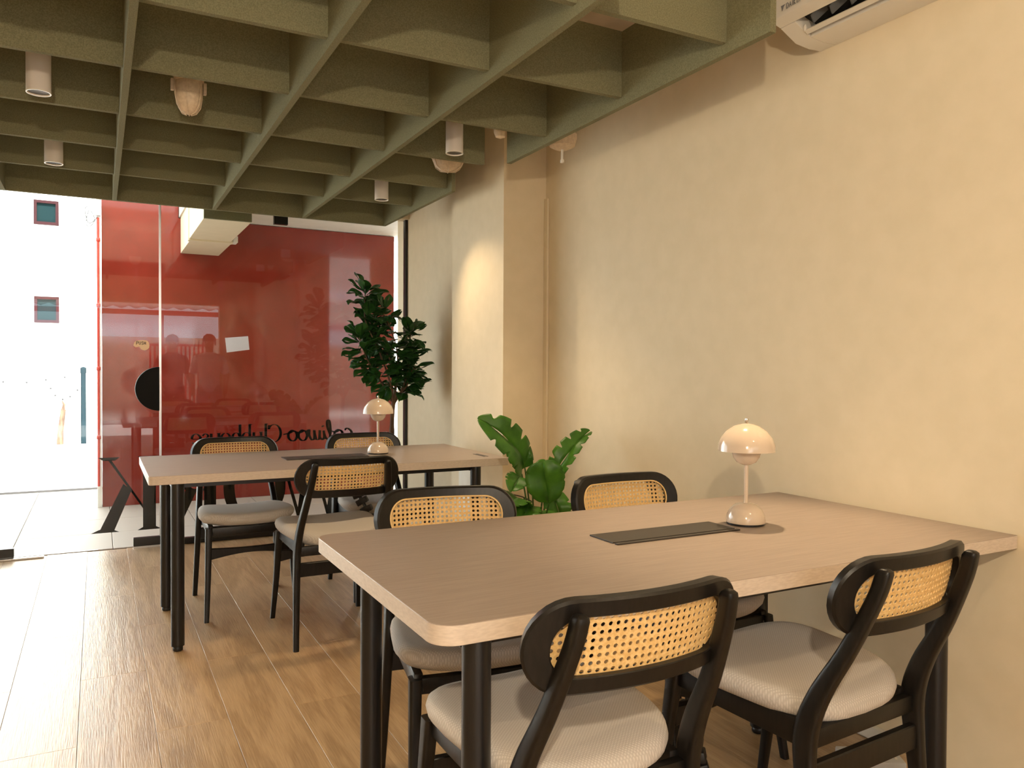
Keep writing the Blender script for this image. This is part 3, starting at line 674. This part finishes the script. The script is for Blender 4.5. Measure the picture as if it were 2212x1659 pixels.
    m['sf'] = stretcher(.203, .190, .315, .055, .02, .022).mesh('stretcher', .003, 1); m['sr'] = stretcher(-.219, .192, .340, .060, .02, .0).mesh('stretcher', .003, 1)
    m['rf'] = MB().box(-.183, .183, .172, .198, .398, .44).mesh('front_rail', .004, 2); m['rr'] = MB().box(-.188, .188, -.222, -.198, .398, .44).mesh('rear_rail', .004, 2)
    m['glide'] = MB().lathe([(.010, -.0), (.010, .004)], n=10).mesh('glide')
    return m
CM = chair_meshes()
CHAIR_PARTS = [('backrest_frame', 'back', 'black_wood'), ('seat', 'seat', 'seat_fabric'), ('rear_leg', 'postL', 'black_wood'), ('rear_leg', 'postR', 'black_wood'),
               ('front_leg', 'frontL', 'black_wood'), ('front_leg', 'frontR', 'black_wood'), ('side_rail', 'sideL', 'black_wood'), ('side_rail', 'sideR', 'black_wood'),
               ('stretcher', 'sf', 'black_wood'), ('stretcher', 'sr', 'black_wood'), ('front_rail', 'rf', 'black_wood'), ('rear_rail', 'rr', 'black_wood')]
def make_chair(label, x, y, rz, group):
    t = thing('cane_chair', label, 'chair', (x, y, 0), math.radians(rz), group)
    for nm, key, mt in CHAIR_PARTS:
        o = link(nm, CM[key], mt, t)
        if key == 'back':
            c = link('cane_panel', CM['cane'], 'cane', o); link('cane_cord', CM['cord'], 'cane_cord', o)
    return t
G = 'black cane-back chairs with pale fabric seats'
make_chair('black cane-back chair nearest the camera, back turned, at the near table corner', .850, 1.432, 0, G)
make_chair('black cane-back chair pulled up beside the beige wall, back turned to camera', 1.532, 1.413, 4, G)
make_chair('black cane-back chair behind the near table, left of the potted monstera', .930, 2.0, 170, G)
make_chair('black cane-back chair behind the near table close to its lamp and wall', 1.695, 2.02, 180, G)
make_chair('black cane-back chair with its back to camera at the far table', .967, 3.665, 0, G)
make_chair('black cane-back chair facing camera at the street end of far table', .672, 4.25, 180, G)
make_chair('black cane-back chair behind the far table lamp, in front of the tree', 1.405, 4.25, 180, G)

# ================================================================== TABLE LAMPS
def table_lamp(label, x, y):
    t = thing('table_lamp', label, 'table lamp', (x, y, TZ + .0004), group='cream mushroom table lamps')
    part('foot_ring', MB().lathe([(.054, 0), (.056, .002), (.056, .006), (.052, .007)], n=36), 'black_plastic', t)
    part('base', MB().lathe([(.057, .0065), (.0575, .012), (.055, .028), (.046, .046), (.032, .058), (.014, .063), (0, .0635)], n=40), 'lamp_enamel', t)
    part('stem', MB().lathe([(.0062, .062), (.0062, .19)], n=16), 'lamp_enamel', t)
    part('bowl', MB().lathe([(0, .176), (.012, .1765), (.028, .184), (.038, .198), (.043, .215), (.043, .228), (.040, .228), (.036, .20), (.02, .185), (0, .182)], n=36), 'lamp_enamel', t)
    sh = part('shade', MB().lathe([(0, .300), (.012, .2995), (.035, .293), (.058, .278), (.074, .258), (.082, .236), (.083, .218), (.0815, .218), (.080, .236), (.072, .256), (.056, .275), (.034, .290), (.010, .2965), (0, .297)], n=48), 'lamp_enamel', t)
    part('finial', MB().lathe([(.004, .299), (.006, .303), (.004, .306), (.0055, .310), (.004, .315), (0, .3165)], n=14), 'chrome', sh)
    part('inner_stem', MB().lathe([(.005, .19), (.005, .297)], n=10), 'chrome', t)
table_lamp('cream mushroom lamp on the near table beside the cable flap', 1.708, 1.735)
table_lamp('cream mushroom lamp on the far table in front of the tree', 1.345, 4.10)

# ================================================================== PLANTS
def leaf_mesh(name, Ln, Wd, shape='obov', notches=0, curl=.18, fold=.25, seg=22, depth=.55, seed=0):
    """two half blades along +Y meeting at the midrib; notches cut the rim as on a split leaf"""
    rnd = random.Random(seed); mb = MB(); nw = 4
    def half(t):
        if shape == 'obov': return Wd / 2 * (math.sin(PI * t ** 1.25) ** .8) if 0 < t < 1 else 0
        if shape == 'round': return Wd / 2 * math.sqrt(max(0, 1 - ((t - .48) / .52) ** 2)) ** .85
        if shape == 'heart': return Wd / 2 * (max(0, 1 - (1.02 * (t - .40) / .62) ** 2 if t > .40 else 1 - .45 * ((.40 - t) / .40) ** 3)) ** .55
        return Wd / 2 * math.sin(PI * min(t, 1) ** .8) ** .75
    th_ = .0008
    for s in (-1, 1):
        ph = rnd.random() * .5
        rows = []
        for k in range(seg + 1):
            t = k / seg; hw = half(t); cut = 1.0
            if notches and .12 < t < .9:
                q = ((t * notches + ph) % 1.0)
                if q > .68: cut = 1 - depth * math.sin((q - .68) / .32 * PI)
            row = []
            for j in range(nw + 1):
                r = j / nw * cut; x = s * hw * r
                y = t * Ln + hw * r * .28 - (0 if shape != 'heart' or t > .12 else (0.12 - t) * Ln * r * .9)
                z = fold * hw * r - curl * Ln * (t - .45) ** 2 * 1.4 + .006 * math.sin(9 * t + s)
                row.append((x, y, z))
            rows.append(row)
        vs = [p for r_ in rows for p in r_]; n = nw + 1
        fs = [(k * n + j, k * n + j + 1, (k + 1) * n + j + 1, (k + 1) * n + j) for k in range(seg) for j in range(nw)]
        mb.add(vs, fs)
    me = bpy.data.meshes.new(name); me.from_pydata(mb.v, [], mb.f)
    for p in me.polygons: p.use_smooth = True
    return me
def orient(d, nrm):
    d = Vector(d).normalized(); nrm = Vector(nrm); nrm = (nrm - d * nrm.dot(d)).normalized(); x = d.cross(nrm)
    return Matrix((x, d, nrm)).transposed().to_quaternion()
def put_leaf(me, m, parent, base, d, nrm, s=1.0):
    o = link('leaf', me, m, parent, base); o.rotation_mode = 'QUATERNION'; o.rotation_quaternion = orient(d, nrm); o.scale = (s, s, s)
    so_ = o.modifiers.new('thickness', 'SOLIDIFY'); so_.thickness = .0012
    return o
# fiddle-leaf like tree by the glass
TX, TY = 1.80, 5.25
tr = thing('artificial_tree', 'tall dark green leafy potted tree by the glass front corner', 'plant', (TX, TY, 0))
part('pot', MB().lathe([(.0, 0), (.105, 0), (.13, .22), (.135, .24), (.122, .24), (.118, .20), (0, .20)], n=28), 'pot', tr); part('soil', MB().lathe([(.117, .2), (.117, .205), (0, .21)], n=24), 'soil', tr)
trunk = [(0, 0, .2), (.02, 0, .5), (.022, 0, .75), (.03, 0, .95), (.05, 0, 1.07)]
part('trunk', MB().tube(catmull(trunk, 5), [.019] * 12 + [.015] * 9, 10), 'bark', tr)
part('trunk_stub', MB().tube([(.02, 0, .66), (.055, -.01, .71), (.06, -.01, .735)], [.011, .009, .006], 8), 'bark', tr)
brs = [[(.03, 0, .9), (.01, -.02, 1.1), (-.08, -.02, 1.35), (-.17, 0, 1.56), (-.17, 0, 1.76)],
       [(.03, 0, .95), (.06, .0, 1.15), (.04, -.04, 1.38), (-.05, -.03, 1.62)],
       [(.04, 0, .98), (.11, -.01, 1.12), (.15, -.02, 1.32), (.15, -.02, 1.48)],
       [(.03, 0, .92), (.05, .03, 1.2), (-.04, .06, 1.43), (-.10, .05, 1.64)],
       [(.02, 0, 1.0), (-.06, -.04, 1.12), (-.17, -.06, 1.28), (-.23, -.05, 1.44)],
       [(.05, 0, 1.02), (.12, -.02, 1.10), (.16, -.03, 1.22)]]
leafs = [leaf_mesh('leaf', .15, .088, 'obov', 0, c, fo, 12, 0, i) for i, (c, fo) in enumerate(((.25, .25), (.5, .15), (-.1, .3)))]
rnd = random.Random(11); cnt = 0
for bi, b in enumerate(brs):
    pts = catmull(b, 6); part('branch', MB().tube(pts, [.008 - .005 * k / len(pts) for k in range(len(pts))], 7), 'bark', tr)
    st0 = int(len(pts) * (.42 if bi != 5 else .25))
    for k in range(st0, len(pts)):
        frac = (k - st0) / max(1, len(pts) - st0)
        for q in range(3):
            a = rnd.random() * 2 * PI; p = Vector(pts[k])
            el = rnd.uniform(-.55, .75) if frac < .9 else rnd.uniform(.1, 1.1)
            d = Vector((math.cos(a) * math.cos(el), math.sin(a) * math.cos(el) * .9, math.sin(el)))
            if p.x + d.x * .13 > .30: d.x = -abs(d.x)
            nr = Vector((rnd.uniform(-.5, .5), rnd.uniform(-.9, .1), 1))
            put_leaf(leafs[rnd.randrange(3)], 'leaf_dark', tr, p + d * .012, d, nr, rnd.uniform(.75, 1.12)); cnt += 1
for p, d in [((.0, -.02, 1.12), (-.8, -.3, -.25)), ((.0, -.02, 1.10), (-.6, -.5, -.6)), ((-.04, -.02, 1.2), (-.9, -.2, -.15)), ((.10, 0, 1.12), (.85, -.2, .12)), ((.12, 0, 1.15), (.9, -.2, .3)), ((-.02, 0, 1.13), (-.25, -.5, -.8)),
             ((-.12, 0, 1.55), (-.7, -.4, .2)), ((-.17, 0, 1.74), (.8, -.3, .12)), ((-.17, 0, 1.74), (-.2, -.5, .35)), ((-.14, 0, 1.7), (-.3, -.7, -.6))]:
    put_leaf(leafs[0], 'leaf_dark', tr, p, d, (0, -.5, 1), 1.1)
# monstera between the tables
mx_, my_ = 1.90, 3.32
mo = thing('artificial_monstera', 'potted monstera with bright split leaves between the two tables', 'plant', (mx_, my_, 0))
part('pot', MB().lathe([(.0, 0), (.095, 0), (.12, .20), (.125, .22), (.112, .22), (.108, .185), (0, .185)], n=28), 'pot', mo); part('soil', MB().lathe([(.107, .185), (.107, .19), (0, .195)], n=24), 'soil', mo)
ml = [leaf_mesh('leaf', .33, .165, 'heart', 4, .55, .22, 60, .38, 1), leaf_mesh('leaf', .31, .12, 'heart', 5, .45, .5, 60, .42, 2),
      leaf_mesh('leaf', .20, .185, 'round', 4, .2, .05, 60, .06, 3), leaf_mesh('leaf', .17, .14, 'heart', 4, .5, .2, 40, .25, 4)]
def mleaf(i, base, tip, nrm, s=1.0):
    b_ = Vector(base) - Vector((mx_, my_, 0)); t_ = Vector(tip) - Vector((mx_, my_, 0))
    put_leaf(ml[i], 'leaf_green', mo, b_, t_ - b_, nrm, s)
    pt = catmull([(b_.x * .1, b_.y * .1, .19), (b_.x * .45, b_.y * .45 + .01, .19 + (b_.z - .19) * .55), tuple(b_)], 6)
    part('stalk', MB().tube(pt, [.0055 - .002 * k / len(pt) for k in range(len(pt))], 7), 'stem_green', mo)
cdir = (-.47, -.86, .12)
mleaf(0, (1.87, 3.33, .745), (1.612, 3.27, 1.0), (-.35, -.7, .6), 1.1)
mleaf(1, (1.945, 3.28, .69), (2.125, 3.24, .935), (-.8, -.5, .25), 1.02)
mleaf(2, (1.845, 3.12, .60), (1.80, 3.10, .80), (-.42, -.9, .12), 1.0)
mleaf(3, (1.80, 3.30, .72), (1.70, 3.20, .68), (-.3, -.7, .6), .85)
mleaf(3, (1.85, 3.36, .74), (1.80, 3.40, .88), (-.5, -.8, .2), .85)
mleaf(3, (1.78, 3.24, .615), (1.60, 3.12, .635), (-.2, -.5, .85), 1.15)
mleaf(3, (1.92, 3.20, .62), (1.95, 3.16, .48), (-.4, -.85, .3), 1.0)
mleaf(3, (1.84, 3.18, .58), (1.76, 3.08, .47), (-.4, -.7, .4), 1.15)
mleaf(3, (1.90, 3.26, .66), (1.93, 3.30, .80), (-.5, -.8, .2), .8)
mleaf(3, (1.80, 3.22, .60), (1.70, 3.14, .50), (-.4, -.7, .4), 1.1)

# ================================================================== CABLES AND SOCKETS
def spine(label, path):
    t = thing('cable_spine', label, 'cable spine', path[0][:2] + (0,))
    o = Vector((path[0][0], path[0][1], 0)); pts = [Vector(p) - o for p in catmull(path, 10)]
    acc = 0; last = pts[0]; lm = MB().box(-.022, .022, -.030, .030, -.016, .016).mesh('link', .005, 2)
    for i in range(1, len(pts)):
        acc += (pts[i] - pts[i - 1]).length
        if acc > .036:
            acc = 0; l = link('link', lm, 'black_plastic', t, pts[i]); l.rotation_mode = 'QUATERNION'; l.rotation_quaternion = (pts[i] - pts[i - 1]).to_track_quat('Z', 'Y')
    part('cable', MB().tube(pts, .009, 8), 'black_plastic', t)
spine('black cable spine running from near table flap to the floor', [(1.40, 1.735, .70), (1.46, 1.72, .45), (1.475, 1.70, .2), (1.50, 1.68, .07), (1.56, 1.66, .035), (1.66, 1.64, .03)])
spine('black cable spine hanging under the far table', [(1.17, 4.06, .70), (1.215, 4.02, .56), (1.26, 3.99, .44), (1.27, 3.98, .2), (1.27, 4.0, .03)])
so_t = thing('floor_socket', 'white twin socket block on the floor beneath the wall-side chair', 'power socket', (2.10, 1.60, 0), math.radians(-32))
box('case', 'grey_plastic', so_t, -.09, .09, -.05, .05, 0, .04, bevel=.006)
for sx in (-.042, .042):
    for dx, dy, w_, h_ in ((0, .018, .003, .006), (-.011, -.008, .005, .003), (.011, -.008, .005, .003)): box('pin_hole', 'dark_void', so_t, sx + dx - w_, sx + dx + w_, dy - h_, dy + h_, .0398, .0405)
    box('switch', 'white_plastic', so_t, sx + .02, sx + .028, -.03, -.014, .04, .044, bevel=.001)
tag(box('cable_trunking', 'white_plastic', None, WX - .022, WX - .001, 1.66, 3.0, .001, .045, bevel=.003), 'slim white cable trunking along the foot of the beige wall', 'trunking')
tag(part('wall_cable', MB().tube(catmull([(1.99, 3.893, .54), (2.06, 3.895, .52), (2.13, 3.893, .50), (2.19, 3.895, .47)], 5), .003, 6), 'black_plastic'), 'short dark cable running down the pillar behind the monstera', 'cable')

# ================================================================== PEOPLE (mirrored in the glass front)
mat('skin', (.42, .25, .16), .55); mat('hair_black', (.012, .010, .009), .5); mat('white_cloth', (.72, .72, .76), .85); mat('pale_denim', (.36, .39, .48), .85)
mat('dark_cloth', (.02, .018, .02), .9); mat('eye_white', (.8, .8, .78), .3); mat('lip', (.36, .14, .11), .5); mat('shoe', (.05, .05, .05), .5)
def skin_mesh(name, nodes, edges, m, parent, root=0, sub=2):
    me = bpy.data.meshes.new(name); me.from_pydata([n[0] for n in nodes], edges, [])
    o = link(name, me, m, parent)
    sk = o.modifiers.new('skin', 'SKIN'); sk.use_smooth_shade = True
    d = me.skin_vertices[0].data
    for i, n in enumerate(nodes): d[i].radius = n[1]; d[i].use_root = (i == root)
    sb = o.modifiers.new('smooth', 'SUBSURF'); sb.levels = sub; sb.render_levels = sub
    return o
def person(label, x, y, rz, top_m, leg_m, arm_bend):
    p = thing('person', label, 'person', (x, y, 0), math.radians(rz))
    nd = [((0, 0, .94), (.12, .09)), ((0, 0, 1.10), (.11, .085)), ((0, .01, 1.28), (.135, .095)), ((0, -.01, 1.42), (.075, .065)), ((0, .005, 1.49), (.052, .052)),
          ((0, .02, 1.555), (.064, .075)), ((0, .018, 1.62), (.074, .09)), ((0, .005, 1.685), (.055, .07))]
    ed = [(i, i + 1) for i in range(7)]
    for s_ in (-1, 1):
        b = len(nd); fy = arm_bend
        el = (s_ * .245, -.03, 1.13); wr = (s_ * .225, .08 + fy, .93 + fy * .5); pa = (s_ * .22, .105 + fy * 1.2, .865 + fy * .6)
        nd += [((s_ * .165, -.005, 1.385), (.062, .06)), (el, (.050, .050)), (wr, (.033, .031)), (pa, (.020, .036))]
        ed += [(2, b), (b, b + 1), (b + 1, b + 2), (b + 2, b + 3)]
        for k, ln in enumerate((.072, .082, .077, .060)):
            q = len(nd); oy = (k - 1.5) * -.019; kx = (pa[0] - s_ * .003, pa[1] + oy, pa[2] - .035)
            nd += [(kx, (.0095, .0095)), ((kx[0] - s_ * .008, kx[1] + .006, kx[2] - ln * .55), (.0085, .0085)), ((kx[0] - s_ * .022, kx[1] + .010, kx[2] - ln), (.007, .007))]
            ed += [(b + 3, q), (q, q + 1), (q + 1, q + 2)]
        q = len(nd); nd += [((pa[0] - s_ * .018, pa[1] + .038, pa[2] + .006), (.011, .011)), ((pa[0] - s_ * .030, pa[1] + .052, pa[2] - .030), (.009, .009))]
        ed += [(b + 3, q), (q, q + 1)]
        h = len(nd); nd += [((s_ * .092, 0, .86), (.088, .09)), ((s_ * .10, .012, .49), (.056, .058)), ((s_ * .102, -.02, .10), (.036, .038)), ((s_ * .108, .10, .045), (.036, .030)), ((s_ * .11, .17, .035), (.03, .022))]
        ed += [(0, h), (h, h + 1), (h + 1, h + 2), (h + 2, h + 3), (h + 3, h + 4)]
    body = skin_mesh('body', nd, ed, 'skin', p)
    g = lambda r, k: (r[0] + k, r[1] + k)
    sn = [((0, 0, .84), (.168, .132)), ((0, 0, .97), (.165, .13)), ((0, 0, 1.10), (.155, .125)), ((0, .01, 1.27), (.175, .13)), ((0, -.005, 1.385), (.15, .105)), ((0, -.008, 1.455), (.085, .082)), ((0, -.004, 1.49), (.075, .075))]; se = [(k, k + 1) for k in range(6)]
    for s_ in (-1, 1):
        q = len(sn); sn += [((s_ * .165, -.005, 1.365), (.078, .078)), ((s_ * .215, -.02, 1.22), (.074, .07)), ((s_ * .235, -.026, 1.13), (.07, .066))]; se += [(4, q), (q, q + 1), (q + 1, q + 2)]
    skin_mesh('shirt', sn, se, top_m, p)
    tn = [((0, 0, 1.06), (.145, .112)), ((0, 0, .95), (.152, .118))]; te = [(0, 1)]
    for s_ in (-1, 1):
        q = len(tn); tn += [((s_ * .092, 0, .86), (.102, .104)), ((s_ * .10, .010, .49), (.074, .076)), ((s_ * .102, -.01, .05), (.064, .066))]; te += [(1, q), (q, q + 1), (q + 1, q + 2)]
    skin_mesh('trousers', tn, te, leg_m, p)
    for s_ in (-1, 1):
        part('shoe', MB().loft([[(s_ * .107 + a * w_, yy + b * .0, z0 + (b + .5) * hh) for a, b in rrect(1, 1, .35, 3)] for yy, w_, hh, z0 in ((-.085, .06, .06, .001), (-.04, .082, .09, .001), (.05, .092, .085, .001), (.13, .094, .062, .001), (.205, .06, .04, .001))]), 'shoe', p)
        part('eye', MB().lathe([(0, -.010), (.008, -.006), (.010, 0), (.008, .006), (0, .010)], s_ * .032, .098, 12), 'eye_white', p, loc=(0, 0, 1.605))
        part('ear', MB().lathe([(0, -.028), (.009, -.02), (.012, 0), (.011, .018), (0, .026)], s_ * .083, .012, 10), 'skin', p, loc=(0, 0, 1.60))
    part('nose', MB().loft([[(a * w_, yy + b * dd, z) for a, b in rrect(1, 1, .4, 3)] for w_, yy, dd, z in ((.016, .098, .012, 1.612), (.022, .108, .022, 1.585), (.032, .108, .026, 1.568), (.02, .102, .012, 1.560))]), 'skin', p)
    part('mouth', MB().tube([(-.022, .097, 1.538), (0, .104, 1.536), (.022, .097, 1.538)], [.003, .006, .003], 8), 'lip', p)
    hr = MB(); n = 20; rings = []
    for k in range(9):
        e = PI * .5 * k / 8; rr = math.cos(e)
        rings.append([((.094 * rr + .001) * math.cos(2 * PI * j / n), -.008 + (.108 * rr + .001) * math.sin(2 * PI * j / n), (1.635 if math.sin(2 * PI * j / n) > .1 else 1.56 + .075 * max(0, 1 + math.sin(2 * PI * j / n) * .2)) * (1 - k / 8) + (k / 8) * 1.745 + .03 * math.sin(e * 2)) for j in range(n)])
    part('hair', hr.loft(rings), 'hair_black', p, smooth=60)
    return p
person('person in white shirt and pale trousers standing behind the camera, mirrored in glass', 1.46, -.60, 8, 'white_cloth', 'pale_denim', .0)
person('person in dark shirt and dark trousers standing behind the camera, mirrored in glass', 1.0, -1.12, -12, 'dark_cloth', 'dark_cloth', .10)
